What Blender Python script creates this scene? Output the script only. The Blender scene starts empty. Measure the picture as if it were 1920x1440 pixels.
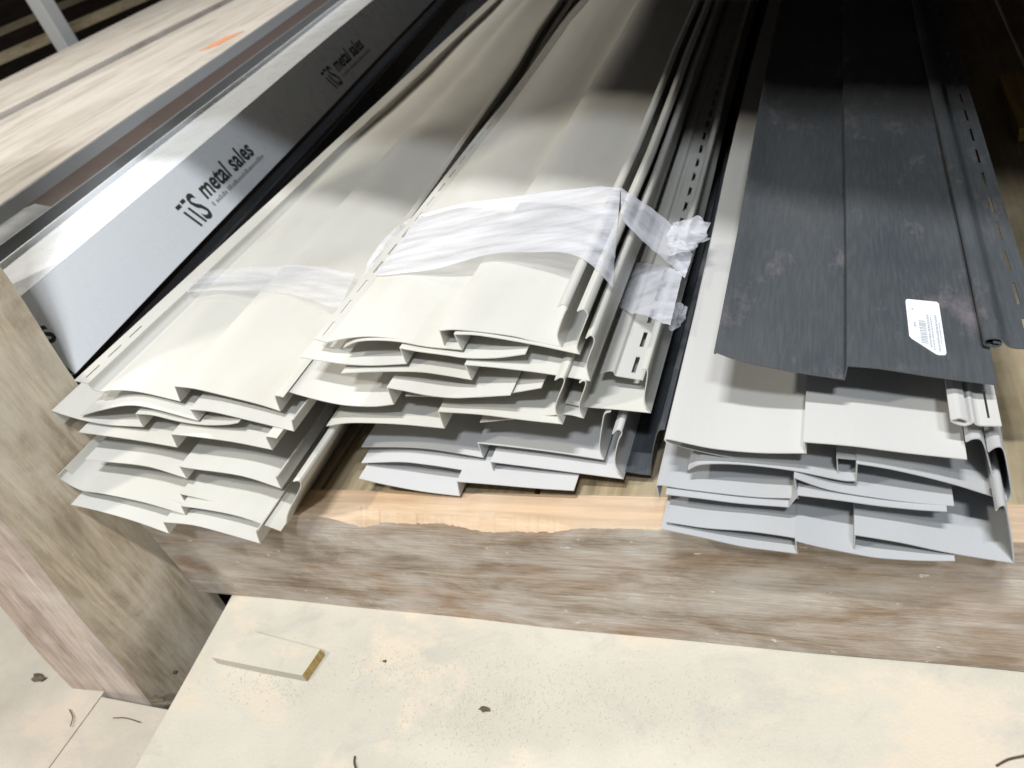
import bpy, bmesh, math, random
import numpy as np
from mathutils import Vector, Matrix
random.seed(7); rng = np.random.default_rng(7)
scn = bpy.context.scene
col = scn.collection

# ------------------------------------------------------------------ camera
CAM = np.array([0.0, -0.481, 0.754]); FPX = 1476.0; CX, CY = 960.0, 720.0
_X = np.array([3167, -137, -1476.0]); _X /= np.linalg.norm(_X)
_Y = np.array([630, -1340, 1476.0]); _Y -= _X*(_X@_Y); _Y /= np.linalg.norm(_Y)
_Z = np.cross(_X, _Y)
MW = np.stack([_X, _Y, _Z])                       # world <- camera (x right, y down, z forward)
def ray(u, v): return MW @ np.array([u-CX, v-CY, FPX])
def onY(p, y): r = ray(*p); return CAM + (y-CAM[1])/r[1]*r
def onZ(p, z): r = ray(*p); return CAM + (z-CAM[2])/r[2]*r
def onX(p, x): r = ray(*p); return CAM + (x-CAM[0])/r[0]*r
cd = bpy.data.cameras.new('camera'); cam = bpy.data.objects.new('camera', cd); col.objects.link(cam)
cd.sensor_fit = 'HORIZONTAL'; cd.sensor_width = 36; cd.lens = 36*FPX/1920
cd.clip_start = 0.02; cd.clip_end = 100
right, down, fwd = MW[:, 0], MW[:, 1], MW[:, 2]
m = Matrix.Identity(4)
for i in range(3):
    m[i][0] = right[i]; m[i][1] = -down[i]; m[i][2] = -fwd[i]; m[i][3] = CAM[i]
cam.matrix_world = m
cd.dof.use_dof = True; cd.dof.focus_distance = 0.72; cd.dof.aperture_fstop = 9.0
scn.camera = cam
scn.cycles.max_bounces = 8; scn.cycles.diffuse_bounces = 4; scn.cycles.glossy_bounces = 3; scn.cycles.transparent_max_bounces = 8

# ------------------------------------------------------------------ light
world = bpy.data.worlds.new('World'); scn.world = world; world.use_nodes = True
bgn = world.node_tree.nodes['Background']; bgn.inputs[0].default_value = (0.80, 0.88, 1.0, 1); bgn.inputs[1].default_value = 0.11
def area(name, loc, target, sx, sy, power, color):
    ld = bpy.data.lights.new(name, 'AREA'); ld.shape = 'RECTANGLE'; ld.size = sx; ld.size_y = sy
    ld.energy = power; ld.color = color
    o = bpy.data.objects.new(name, ld); col.objects.link(o); o.location = loc
    o.rotation_euler = (Vector(target)-Vector(loc)).to_track_quat('-Z', 'Y').to_euler()
    return o
area('ceiling_lamp_near', (0.1, -0.85, 3.0), (0.0, 0.1, 0.2), 0.45, 0.06, 70, (0.98, 0.985, 1.0))
area('ceiling_lamp_door', (0.9, -2.24, 3.6), (-0.3, 0.1, 0.2), 0.45, 0.15, 84, (0.88, 0.94, 1.0))
area('ceiling_lamp_left', (-2.06, -1.42, 3.24), (-0.6, 0.4, 0.3), 0.14, 0.14, 54, (1.0, 0.94, 0.82))
area('ceiling_lamp_side', (-3.4, 1.5, 3.3), (-1.2, 1.2, 0.3), 0.30, 0.16, 72, (1.0, 0.94, 0.83))
scn.view_settings.view_transform = 'Standard'; scn.view_settings.look = 'None'
scn.view_settings.exposure = 0.08; scn.view_settings.gamma = 1.0
scn.view_settings.use_curve_mapping = False

# ------------------------------------------------------------------ materials
class NT:
    def __init__(s, name):
        s.m = bpy.data.materials.new(name); s.m.use_nodes = True; s.t = s.m.node_tree
        s.b = s.t.nodes['Principled BSDF']; s.out = s.t.nodes['Material Output']
        s.tc = s.n('ShaderNodeTexCoord')
    def n(s, k, **kw):
        o = s.t.nodes.new(k)
        for a, b in kw.items(): setattr(o, a, b)
        return o
    def l(s, a, b): s.t.links.new(a, b)
    def noise(s, scale, detail=4, stretch=(1, 1, 1), rough=0.55, dist=0.0, rot=(0, 0, 0)):
        mp = s.n('ShaderNodeMapping'); mp.inputs['Scale'].default_value = stretch; mp.inputs['Rotation'].default_value = rot
        s.l(s.tc.outputs['Object'], mp.inputs[0])
        o = s.n('ShaderNodeTexNoise'); o.inputs['Scale'].default_value = scale; o.inputs['Detail'].default_value = detail
        o.inputs['Roughness'].default_value = rough; o.inputs['Distortion'].default_value = dist
        s.l(mp.outputs[0], o.inputs['Vector']); return o.outputs['Fac']
    def ramp(s, fac, stops):
        r = s.n('ShaderNodeValToRGB'); e = r.color_ramp.elements
        while len(e) < len(stops): e.new(0.5)
        for i, (p, c) in enumerate(stops):
            e[i].position = p; e[i].color = (c, c, c, 1) if not hasattr(c, '__len__') else tuple(c)+(1,)
        s.l(fac, r.inputs[0]); return r.outputs[0]
    def mix(s, fac, a, b, mode='MIX'):
        x = s.n('ShaderNodeMix', data_type='RGBA', blend_type=mode)
        for sock, v in ((x.inputs[0], fac), (x.inputs[6], a), (x.inputs[7], b)):
            if hasattr(v, 'links') or hasattr(v, 'is_linked'): s.l(v, sock)
            elif hasattr(v, '__len__'): sock.default_value = tuple(v)+(1,)
            else: sock.default_value = v
        return x.outputs[2]
    def bump(s, h, strength, dist=0.001, prev=None):
        b = s.n('ShaderNodeBump'); b.inputs['Strength'].default_value = strength; b.inputs['Distance'].default_value = dist
        s.l(h, b.inputs['Height'])
        if prev is not None: s.l(prev, b.inputs['Normal'])
        s.l(b.outputs[0], s.b.inputs['Normal']); return b.outputs[0]
    def color(s, c):
        if hasattr(c, '__len__'): s.b.inputs['Base Color'].default_value = tuple(c)+(1,)
        else: s.l(c, s.b.inputs['Base Color'])
    def rough(s, r):
        if isinstance(r, (int, float)): s.b.inputs['Roughness'].default_value = r
        else: s.l(r, s.b.inputs['Roughness'])

def vinyl(name, c, dirt=(0.36, 0.31, 0.24), amt=0.25, rough=0.42):
    t = NT(name)
    d = t.ramp(t.noise(9, 6, (1, 0.6, 1)), [(0.50, 0.0), (0.80, amt)])
    tone = t.ramp(t.noise(3.0, 3, (1, 0.35, 1)), [(0.3, 0.90), (0.7, 1.0)])
    base = t.mix(1.0, c, tone, 'MULTIPLY')
    t.color(t.mix(d, base, dirt))
    t.rough(t.ramp(t.noise(40, 4, (1, 0.15, 1)), [(0.3, rough-0.06), (0.7, rough+0.14)]))
    t.b.inputs['Specular IOR Level'].default_value = 0.45
    b = t.bump(t.noise(340, 4, (1, 0.05, 1)), 0.22, 0.0006)
    t.bump(t.noise(7, 2, (1, 0.4, 1)), 0.35, 0.006, b)
    return t.m
M = {}
M['cream'] = vinyl('vinyl_cream', (0.61, 0.60, 0.55), amt=0.32)
M['cream2'] = vinyl('vinyl_pale_cream', (0.625, 0.617, 0.575), amt=0.32)
M['white'] = vinyl('vinyl_offwhite', (0.56, 0.555, 0.535), amt=0.2, rough=0.5)
M['grey'] = vinyl('vinyl_grey', (0.44, 0.45, 0.46), amt=0.22)
M['greylav'] = vinyl('vinyl_lavender_grey', (0.58, 0.58, 0.575), amt=0.15)
def charcoal():
    t = NT('vinyl_charcoal')
    base = t.ramp(t.noise(6, 5, (1, 0.5, 1)), [(0.3, (0.048, 0.056, 0.065)), (0.7, (0.082, 0.089, 0.094))])
    sc = t.ramp(t.noise(22, 7, (1, 0.5, 1), 0.75), [(0.55, 0.0), (0.78, 0.55)])
    c = t.mix(sc, base, (0.30, 0.25, 0.26))
    fine = t.ramp(t.noise(420, 3, (1, 0.08, 1)), [(0.40, 0.0), (0.75, 0.22)])
    c = t.mix(fine, c, (0.16, 0.165, 0.17))
    t.color(c); t.rough(0.48)
    t.bump(t.noise(300, 4, (1, 0.06, 1)), 0.25, 0.0005)
    return t.m
M['charcoal'] = charcoal()

def wood(name, dark, light, axis=0, scale=14, dust=0.0, dustc=(0.62, 0.58, 0.52), stretch=0.06, rough=0.75, bump=0.5, specks=0.0, dstretch=None, dscale=7, tint=None):
    t = NT(name); st = [1, 1, 1]; st[axis] = stretch
    g = t.noise(scale, 8, st, 0.62, 0.6)
    c = t.ramp(g, [(0.30, dark), (0.55, tuple(0.5*(a+b) for a, b in zip(dark, light))), (0.75, light)])
    fine = t.noise(scale*9, 5, st, 0.6)
    g2 = t.noise(scale*3.2, 6, [v if v == 1 else v*0.55 for v in st], 0.7, 0.2)
    c = t.mix(t.ramp(g2, [(0.36, 0.7), (0.52, 0.0)]), c, tuple(0.7*a for a in dark))
    c = t.mix(t.ramp(g2, [(0.55, 0.0), (0.72, 0.45)]), c, tuple(min(1, 1.25*a) for a in light))
    c = t.mix(t.ramp(fine, [(0.38, 0.55), (0.60, 0.0)]), c, tuple(0.6*a for a in dark))
    if tint:
        c = t.mix(t.ramp(t.noise(3.5, 6, (0.6, 1, 2), 0.65, 0.5), [(0.45, 0.0), (0.62, 0.7)]), c, tint)
    if dust:
        dn = t.ramp(t.noise(dscale, 8, dstretch or (0.5 if axis == 0 else 1, 0.5 if axis == 1 else 1, 0.6 if axis == 2 else 1.6), 0.68, 0.4), [(0.40, 0.0), (0.62, dust)])
        c = t.mix(dn, c, dustc)
    if specks:
        sp = t.ramp(t.noise(95, 4, (0.55, 1, 1), 0.65), [(0.655, 0.0), (0.72, specks)])
        c = t.mix(sp, c, (0.80, 0.76, 0.70))
    t.color(c); t.rough(rough); t.b.inputs['Specular IOR Level'].default_value = 0.25
    b = t.bump(fine, bump, 0.0012); t.bump(g, bump, 0.003, b)
    return t.m
M['beam'] = wood('weathered_beam', (0.27, 0.20, 0.14), (0.55, 0.45, 0.35), 0, 26, 0.75, (0.62, 0.58, 0.53), stretch=0.07, specks=0.85, bump=0.8, dstretch=(0.45, 1, 1.3), dscale=15, tint=(0.40, 0.25, 0.155))
M['freshwood'] = wood('fresh_split_wood', (0.55, 0.37, 0.22), (0.72, 0.55, 0.38), 0, 10, 0.35, (0.72, 0.62, 0.50))
M['post'] = wood('dusty_post', (0.46, 0.37, 0.26), (0.68, 0.58, 0.43), 2, 15, 0.75, (0.68, 0.61, 0.49), specks=0.4, stretch=0.12, dscale=13)
M['postedge'] = wood('post_edge', (0.44, 0.33, 0.26), (0.72, 0.61, 0.52), 2, 18, 0.6, (0.68, 0.62, 0.55))
M['plank'] = wood('pale_plank', (0.60, 0.545, 0.48), (0.66, 0.61, 0.55), 1, 4, 0.85, (0.67, 0.63, 0.585), stretch=0.05)
M['deck'] = wood('deck_wood', (0.30, 0.23, 0.13), (0.48, 0.39, 0.25), 1, 9, 0.4, (0.55, 0.49, 0.36))
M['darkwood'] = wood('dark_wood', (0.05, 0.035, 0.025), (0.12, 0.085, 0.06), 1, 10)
M['chipwood'] = wood('offcut_wood', (0.46, 0.39, 0.29), (0.58, 0.51, 0.40), 0, 25, 0.8, (0.57, 0.53, 0.45))
M['chipend'] = wood('offcut_end', (0.42, 0.29, 0.10), (0.60, 0.44, 0.20), 2, 60)

def floor_mat(name, a, b, dust):
    t = NT(name)
    c = t.ramp(t.noise(3.2, 6, (1, 1, 1), 0.6, 0.5), [(0.32, a), (0.68, b)])
    c = t.mix(t.ramp(t.noise(5.5, 7, (0.8, 1.5, 1), 0.68, 0.3), [(0.50, 0.0), (0.60, 0.85)]), c, dust)
    c = t.mix(t.ramp(t.noise(420, 4), [(0.60, 0.0), (0.75, 0.35)]), c, (0.74, 0.68, 0.57))
    c = t.mix(t.ramp(t.noise(190, 3, (1, 1, 1), 0.6), [(0.25, 0.4), (0.33, 0.0)]), c, (0.36, 0.30, 0.22))
    c = t.mix(t.ramp(t.noise(11, 7, (1, 1, 1), 0.7, 0.8), [(0.30, 0.6), (0.47, 0.0)]), c, (0.42, 0.405, 0.375))
    t.color(c); t.rough(0.9); t.b.inputs['Specular IOR Level'].default_value = 0.15
    b_ = t.bump(t.noise(230, 6, (1, 1, 1), 0.7), 0.6, 0.0012); t.bump(t.noise(18, 5), 0.4, 0.004, b_)
    return t.m
M['floor'] = floor_mat('dusty_floor', (0.49, 0.465, 0.395), (0.575, 0.545, 0.465), (0.62, 0.545, 0.44))
M['subfloor'] = floor_mat('dusty_subfloor', (0.42, 0.38, 0.31), (0.54, 0.495, 0.42), (0.56, 0.48, 0.39))

def simple(name, c, rough=0.5, metal=0.0, spec=0.5, emit=None):
    t = NT(name); t.color(c)
    t.rough(t.ramp(t.noise(30, 4), [(0.3, max(0.02, rough-0.07)), (0.7, min(1, rough+0.07))]))
    t.b.inputs['Metallic'].default_value = metal; t.b.inputs['Specular IOR Level'].default_value = spec
    t.bump(t.noise(12, 3), 0.15, 0.003)
    return t.m
M['trimface'] = simple('painted_trim_white', (0.80, 0.83, 0.86), 0.30)
M['trimgrey'] = simple('painted_trim_grey', (0.30, 0.31, 0.32), 0.35, 0.3)
M['trimbrown'] = simple('painted_trim_brown', (0.10, 0.075, 0.065), 0.4)
M['black'] = simple('black_trim_and_shade', (0.012, 0.012, 0.013), 0.22)
M['ink'] = simple('black_ink', (0.045, 0.045, 0.04), 0.6)
M['inkgrey'] = simple('grey_ink', (0.30, 0.30, 0.28), 0.6)
M['labelink'] = simple('label_ink', (0.42, 0.44, 0.48), 0.6)
M['paper'] = simple('label_paper', (0.82, 0.84, 0.86), 0.5)
M['rust'] = simple('rusty_steel', (0.10, 0.065, 0.045), 0.7, 0.4)
M['yellowwood'] = wood('yellow_wood', (0.45, 0.31, 0.08), (0.66, 0.50, 0.18), 1, 10)
M['palepost'] = simple('pale_painted_post', (0.55, 0.56, 0.56), 0.5)
M['orange'] = simple('orange_paint', (0.75, 0.33, 0.16), 0.8)
M['straw'] = simple('straw', (0.45, 0.36, 0.22), 0.8)
def film_mat(name, dens):
    t = NT(name)
    tr = t.n('ShaderNodeBsdfTransparent'); mx = t.n('ShaderNodeMixShader')
    t.color((0.84, 0.85, 0.92)); t.rough(0.2)
    t.b.inputs['Subsurface Weight'].default_value = 0.0
    st = t.noise(16, 5, (0.5, 3.4, 1.5), 0.6, 0.2, (0, 0, -0.35))
    f = t.ramp(st, [(0.34, max(0, dens-0.12)), (0.68, min(1, dens+0.22))])
    t.l(f, mx.inputs[0]); t.l(tr.outputs[0], mx.inputs[1]); t.l(t.b.outputs[0], mx.inputs[2])
    t.l(mx.outputs[0], t.out.inputs['Surface'])
    b = t.bump(st, 0.2, 0.003); t.bump(t.noise(60, 4, (0.4, 3.5, 2), 0.6, 0.2, (0, 0, -0.35)), 0.1, 0.001, b)
    return t.m
M['film'] = film_mat('stretch_film', 0.45)
M['filmthin'] = film_mat('stretch_film_thin', 0.22)
M['filmdense'] = film_mat('stretch_film_bunched', 0.30)

# ------------------------------------------------------------------ helpers
def link(o, parent=None):
    col.objects.link(o)
    if parent is not None: o.parent = parent
    return o
def tag(o, label, cat, group=None):
    o['label'] = label; o['category'] = cat
    if group: o['group'] = group
    return o
def struct(o): o['kind'] = 'structure'; return o
def empty(name, loc=(0, 0, 0)):
    o = bpy.data.objects.new(name, None); o.empty_display_size = 0.02
    col.objects.link(o); o.location = loc; return o
def mesh_obj(name, verts, faces, mat, parent=None, smooth=False, sharp=35, mats=None, fmat=None):
    me = bpy.data.meshes.new(name); me.from_pydata([tuple(map(float, v)) for v in verts], [], faces)
    me.validate(); bm = bmesh.new(); bm.from_mesh(me); bmesh.ops.recalc_face_normals(bm, faces=bm.faces); bm.to_mesh(me); bm.free()
    for mm in (mats or [mat]): me.materials.append(mm)
    if fmat:
        for p, k in zip(me.polygons, fmat): p.material_index = k
    if smooth:
        me.polygons.foreach_set('use_smooth', [True]*len(me.polygons)); me.set_sharp_from_angle(angle=math.radians(sharp))
    o = bpy.data.objects.new(name, me); link(o, parent)
    return o
def rel(o, parent):            # keep world placement under a moved empty
    o.parent = parent; o.matrix_parent_inverse = Matrix.Translation(-Vector(parent.location)); return o
def box(name, lo, hi, mat, parent=None, bev=0.002, seg=2, jitter=0.0):
    bm = bmesh.new(); bmesh.ops.create_cube(bm, size=1)
    lo = Vector(lo); hi = Vector(hi)
    for v in bm.verts: v.co = Vector([(lo[i]+hi[i])/2 + v.co[i]*(hi[i]-lo[i]) for i in range(3)])
    if bev: bmesh.ops.bevel(bm, geom=bm.edges[:], offset=bev, segments=seg, affect='EDGES', profile=0.6)
    me = bpy.data.meshes.new(name); bm.to_mesh(me); bm.free(); me.materials.append(mat)
    o = bpy.data.objects.new(name, me); link(o); 
    if parent is not None: rel(o, parent)
    return o
def catmull(pts, n=4):
    pts = [np.array(p, float) for p in pts]
    if len(pts) < 3: return pts
    P = [2*pts[0]-pts[1]] + pts + [2*pts[-1]-pts[-2]]; out = []
    for i in range(1, len(P)-2):
        a, b, c, d = P[i-1:i+3]
        for k in range(n):
            t = k/n
            out.append(0.5*((2*b)+(c-a)*t+(2*a-5*b+4*c-d)*t*t+(-a+3*b-3*c+d)*t**3))
    out.append(pts[-1]); return out
def offset(pl, d):
    pl = [np.array(p) for p in pl]; n = len(pl); out = []
    for i in range(n):
        t0 = pl[i]-pl[i-1] if i else pl[1]-pl[0]; t1 = pl[i+1]-pl[i] if i < n-1 else pl[-1]-pl[-2]
        t0 = t0/(np.linalg.norm(t0)+1e-12); t1 = t1/(np.linalg.norm(t1)+1e-12)
        n0 = np.array([t0[1], -t0[0]]); n1 = np.array([t1[1], -t1[0]]); b = n0+n1; L = np.linalg.norm(b)
        if L < 0.25: b = n0; k = 1.0
        else: b /= L; k = min(1.6, 1/max(0.3, b@n0))
        out.append(pl[i]+b*d*k)
    return out
ZA = lambda p: (60+p[0]/3.31, 680+p[1]/3.31)
ZC = lambda p: (520+p[0]/3.789, 580+p[1]/3.789)
ZD = lambda p: (820+p[0]/2.483, 340+p[1]/2.483)
ZE = lambda p: (1200+p[0]/2.667, 600+p[1]/2.667)
Z4 = lambda p: (1600+p[0]/4.5, 500+p[1]/4.5)
F = lambda p: p
def wave(x, y, seed):
    k = max(0.0, min(1.0, (y-0.10)/0.5))
    tp = -0.075*max(0, y-0.10)*max(0, min(1, (x+0.83)/0.28)) if seed == 1.0 else 0.0     # left stack fans a little
    return k*(0.0035*math.sin(5.1*y+seed*1.7+3*x)+0.0022*math.sin(11.3*y+seed*2.9-4*x)), k*0.004*math.sin(2.3*y+seed)+tp
YFAR = 2.7
def stations(y0, y1, n=15): return [y0+(y1-y0)*(i/(n-1))**1.35 for i in range(n)]
def sheet(name, top, bot, ys, mat, parent, seed, capends=(True, True)):
    n = len(top); V = []; Fc = []
    for y in ys:
        for q in list(top)+list(bot):
            dz, dx = wave(q[0], y, seed); V.append((q[0]+dx, y, q[1]+dz))
    N = 2*n
    for j in range(len(ys)-1):
        a, b = j*N, (j+1)*N
        for i in range(n-1):
            Fc.append((a+i, a+i+1, b+i+1, b+i)); Fc.append((a+n+i+1, a+n+i, b+n+i, b+n+i+1))
        Fc.append((a+n, a, b, b+n)); Fc.append((a+n-1, a+2*n-1, b+2*n-1, b+n-1))
    e = (len(ys)-1)*N
    for i in range(n-1):
        Fc.append((i, n+i, n+i+1, i+1)); Fc.append((e+i+1, e+n+i+1, e+n+i, e+i))
    o = mesh_obj(name, V, Fc, mat, None, True, 28)
    return rel(o, parent)
def slotted(name, a, b, ys0, mat, parent, seed, pitch=0.0406, slot=0.025, frac=(0.42, 0.60), th=0.0011, ylast=1.6):
    """flat nailing strip between profile points a and b (x,z) with a row of real slots"""
    a = np.array(a); b = np.array(b); nrm = np.array([-(b-a)[1], (b-a)[0]]); nrm /= np.linalg.norm(nrm)
    if nrm[1] < 0: nrm = -nrm
    fr = [0, frac[0], frac[1], 1]; ys = [ys0]; kinds = []
    y = ys0+0.008
    while y+slot < ylast:
        ys += [y, y+slot]; kinds += [0, 1]; y += pitch
    ys.append(YFAR); kinds.append(0)
    V = []; Fc = []
    for yy in ys:
        for s in (0.5, -0.5):
            for f in fr:
                p = a+(b-a)*f+nrm*th*s; dz, dx = wave(p[0], yy, seed); V.append((p[0]+dx, yy, p[1]+dz))
    for j, k in enumerate(kinds):
        A, B = j*8, (j+1)*8
        for i in range(3):
            hole = (k == 1 and i == 1)
            if not hole:
                Fc.append((A+i, A+i+1, B+i+1, B+i)); Fc.append((A+4+i+1, A+4+i, B+4+i, B+4+i+1))
            else:
                Fc.append((A+1, B+1, B+5, A+5)); Fc.append((A+2, A+6, B+6, B+2)); Fc.append((A+1, A+5, A+6, A+2)); Fc.append((B+1, B+2, B+6, B+5))
        Fc.append((A, B, B+4, A+4)); Fc.append((A+3, A+7, B+7, B+3))
    for i in range(3): Fc.append((i, i+4, i+5, i+1))
    o = mesh_obj(name, V, Fc, mat, None, False)
    return rel(o, parent)

PROFILES = {}
def panel(key, y, strokes, mat, label, group, seed, conv=F, hem=None, yfar=YFAR, thick=0.0010, hem_y=None):
    """strokes: list of (part name, image points of the cut end); all lie in the plane of the cut end"""
    pts = []; idx = []
    for nm, ip in strokes:
        w = [onY(conv(p), y) for p in ip]; w = [(max(q[0], XP+0.004+0.02*(q[2]-0.2)), q[2]) for q in w]
        if pts: w = [pts[-1]]+w if np.linalg.norm(np.array(pts[-1])-np.array(w[0])) > 1e-9 else w
        sm = catmull(w, 4) if nm != 'step' else [np.array(q) for q in w]
        s = max(0, len(pts)-1)
        pts = pts+([q for q in sm[1:]] if pts else sm); idx.append((nm, s, len(pts)-1))
    up = offset(pts, -thick/2); dn = offset(pts, thick/2)
    cx = float(np.mean([p[0] for p in pts])); zmin = float(min(p[1] for p in pts))
    root = empty('siding_panel', (cx, y, zmin)); tag(root, label, 'siding panel', group)
    # a step belongs to the lap after it
    parts = []
    for nm, s, e in idx:
        if nm == 'step': pend = s; continue
        if parts and parts and 'pend' in locals() and pend is not None: s = pend; pend = None
        parts.append((nm, s, e))
    ys = stations(y, yfar)
    for nm, s, e in parts:
        sheet(nm, up[s:e+1], dn[s:e+1], ys, mat, root, seed)
    PROFILES[key] = (y, pts, seed)
    if hem:
        h = [onY(conv(p), y if hem_y is None else hem_y) for p in hem]
        slotted('nail_hem', (h[0][0], h[0][2]), (h[1][0], h[1][2]), y if hem_y is None else hem_y, mat, root, seed, frac=(0.48, 0.56) if seed == 1.0 else (0.42, 0.60), ylast=0.16 if seed == 1.0 else 1.6)
    return root

# ------------------------------------------------------------------ setting: floor, post, beam, deck
ZT = 0.1833
XF = -0.852
def grid_floor(name, x0, x1, y0, y1, z, mat, th=0.018, nx=30, ny=20, amp=0.0012, skew=0.0):
    V = []; Fc = []
    for j in range(ny+1):
        for i in range(nx+1):
            yy = y0+(y1-y0)*j/ny; xx = x0+(x1-x0)*i/nx + (skew*yy if i == 0 else 0)
            V.append((xx, yy, z+amp*math.sin(9*xx+5*yy)*math.sin(7*yy-3*xx)))
    for j in range(ny):
        for i in range(nx): a = j*(nx+1)+i; Fc.append((a, a+1, a+nx+2, a+nx+1))
    k = len(V)
    V += [(V[0][0], V[0][1], z-th), (V[nx][0], V[nx][1], z-th), (V[-1][0], V[-1][1], z-th), (V[ny*(nx+1)][0], V[ny*(nx+1)][1], z-th)]
    Fc.append(tuple(range(nx+1))[::-1]+(k, k+1)); Fc.append(tuple(j*(nx+1) for j in range(ny+1))+(k+3, k))
    Fc.append(tuple(j*(nx+1)+nx for j in range(ny+1))[::-1]+(k+1, k+2))
    return mesh_obj(name, V, Fc, mat)
fl = struct(empty('floor', (0, -0.5, 0)))
def fpart(name, *a, **k): o = grid_floor(name, *a, **k); rel(o, fl); return o
fpart('floor_sheet', XF, 0.75, -1.1, 0.10, 0.0, M['floor'], skew=-0.11)
_s0, _s1 = onZ((184, 1312), -0.05), onZ((94, 1440), -0.05); XS = 0.5*(_s0[0]+_s1[0])
fpart('floor_plank', XS+0.002, 0.75, -1.1, -0.152, -0.050, M['subfloor'], nx=12)
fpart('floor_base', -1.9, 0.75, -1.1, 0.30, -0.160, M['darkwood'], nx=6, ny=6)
fpart('floor_plank', -1.9, XS-0.003, -1.1, 0.10, -0.052, M['subfloor'], nx=20)

# left post: two planks side by side, leaning back a little, wide face towards the stacks
XP = -0.940
_b = [onX(p, XP) for p in ((415, 1140), (140, 710), (0, 525))]; _f = [onX(p, XP) for p in ((270, 1310), (0, 980))]
GB = (_b[2][1]-_b[0][1])/(_b[2][2]-_b[0][2]); YB = _b[1][1]-GB*_b[1][2]
GF = (_f[1][1]-_f[0][1])/(_f[1][2]-_f[0][2]); YF = _f[1][1]-GF*_f[1][2]
ZL = -0.05
def plank_from(name, lines, zs, mats, fm_fn, noise=0.0012):
    """lines: (x, y at z=0, dy/dz) corner lines of an upright plank"""
    V = []; Fc = []; fm = []; n = len(lines)
    for z in zs:
        for k, (x, y, g) in enumerate(lines): V.append((x+noise*math.sin(31*z+k)*0.4, y+g*z+noise*math.sin(29*z+1.3*k), z))
    for j in range(len(zs)-1):
        for i in range(n): Fc.append((j*n+i, j*n+(i+1) % n, (j+1)*n+(i+1) % n, (j+1)*n+i)); fm.append(fm_fn(i))
    Fc.append(tuple(range(n))); fm.append(0); Fc.append(tuple((len(zs)-1)*n+i for i in range(n))); fm.append(0)
    return mesh_obj(name, V, Fc, None, None, mats=mats, fmat=fm)
post = empty('upright_post', (XP-0.03, -0.07, ZL)); tag(post, 'dusty brown upright wooden post standing left of the cream siding stacks', 'post')
zs = [-0.155+0.035*i for i in range(47)]
c = 0.003; tags_ = lambda i: 1 if i in (1, 2, 3) else 0
rel(plank_from('plank', [(XP, YB, GB), (XP, YF+c, GF), (XP-c, YF, GF), (XP-0.074+c, YF-0.002, GF), (XP-0.074, YF-0.002+c, GF), (XP-0.074, YB, GB)], zs, [M['post'], M['postedge']], tags_), post)
rel(plank_from('plank', [(XP-0.079, YB-0.004, GB), (XP-0.079, YF+c, GF), (XP-0.079-c, YF, GF), (XP-0.150+c, YF-0.004, GF), (XP-0.150, YF-0.004+c, GF), (XP-0.150, YB-0.004, GB)], zs, [M['post'], M['postedge']], tags_), post)

# front beam: 2x8 on edge, top arris split away showing fresh wood
def beam():
    x0, x1 = -0.915, 0.60; n = 420; V = []; Fc = []; fm = []
    for i in range(n+1):
        x = x0+(x1-x0)*i/n
        u = min(1, max(0, (x+0.60)/0.06))*min(1, max(0, (-0.24-x)/0.10))
        split = u*(0.009+0.004*math.sin(31*x)+0.002*math.sin(77*x)+0.0008*rng.normal()+0.002*(math.sin(19*x) > 0.4)) + 0.0012+0.0006*abs(rng.normal())
        bow = 0.0012*math.sin(6*x)+0.0006*math.sin(23*x)
        V += [(x, bow, 0.001), (x, bow*0.6+0.0006*math.sin(60*x), 0.06), (x, bow*0.5, 0.12), (x, bow, ZT-split), (x, bow+split*0.9+0.001, ZT), (x, 0.040, ZT), (x, 0.040, 0.001)]
    for i in range(n):
        a, b = i*7, (i+1)*7
        for k in range(7):
            Fc.append((a+k, a+(k+1) % 7, b+(k+1) % 7, b+k)); fm.append(1 if k in (3, 4) else 0)
    Fc.append(tuple(range(7))); fm.append(0); Fc.append(tuple(n*7+k for k in range(7))); fm.append(0)
    o = mesh_obj('front_beam', V, Fc, None, None, False, mats=[M['beam'], M['freshwood']], fmat=fm)
    return tag(o, 'long weathered brown wooden beam on edge under the front of the siding stacks', 'beam')
beam()
deckroot = struct(empty('rack_deck', (0, 1.2, ZT-0.02)))
xs = [-0.90, -0.62, -0.335, -0.05, 0.235, 0.52, 0.80]
for i in range(6):
    rel(box('deck_board', (xs[i]+0.003, 0.043, ZT-0.022), (xs[i+1]-0.003, 2.75, ZT-0.003-0.0008*(i % 2)), M['deck'], None, 0.002), deckroot)

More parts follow.
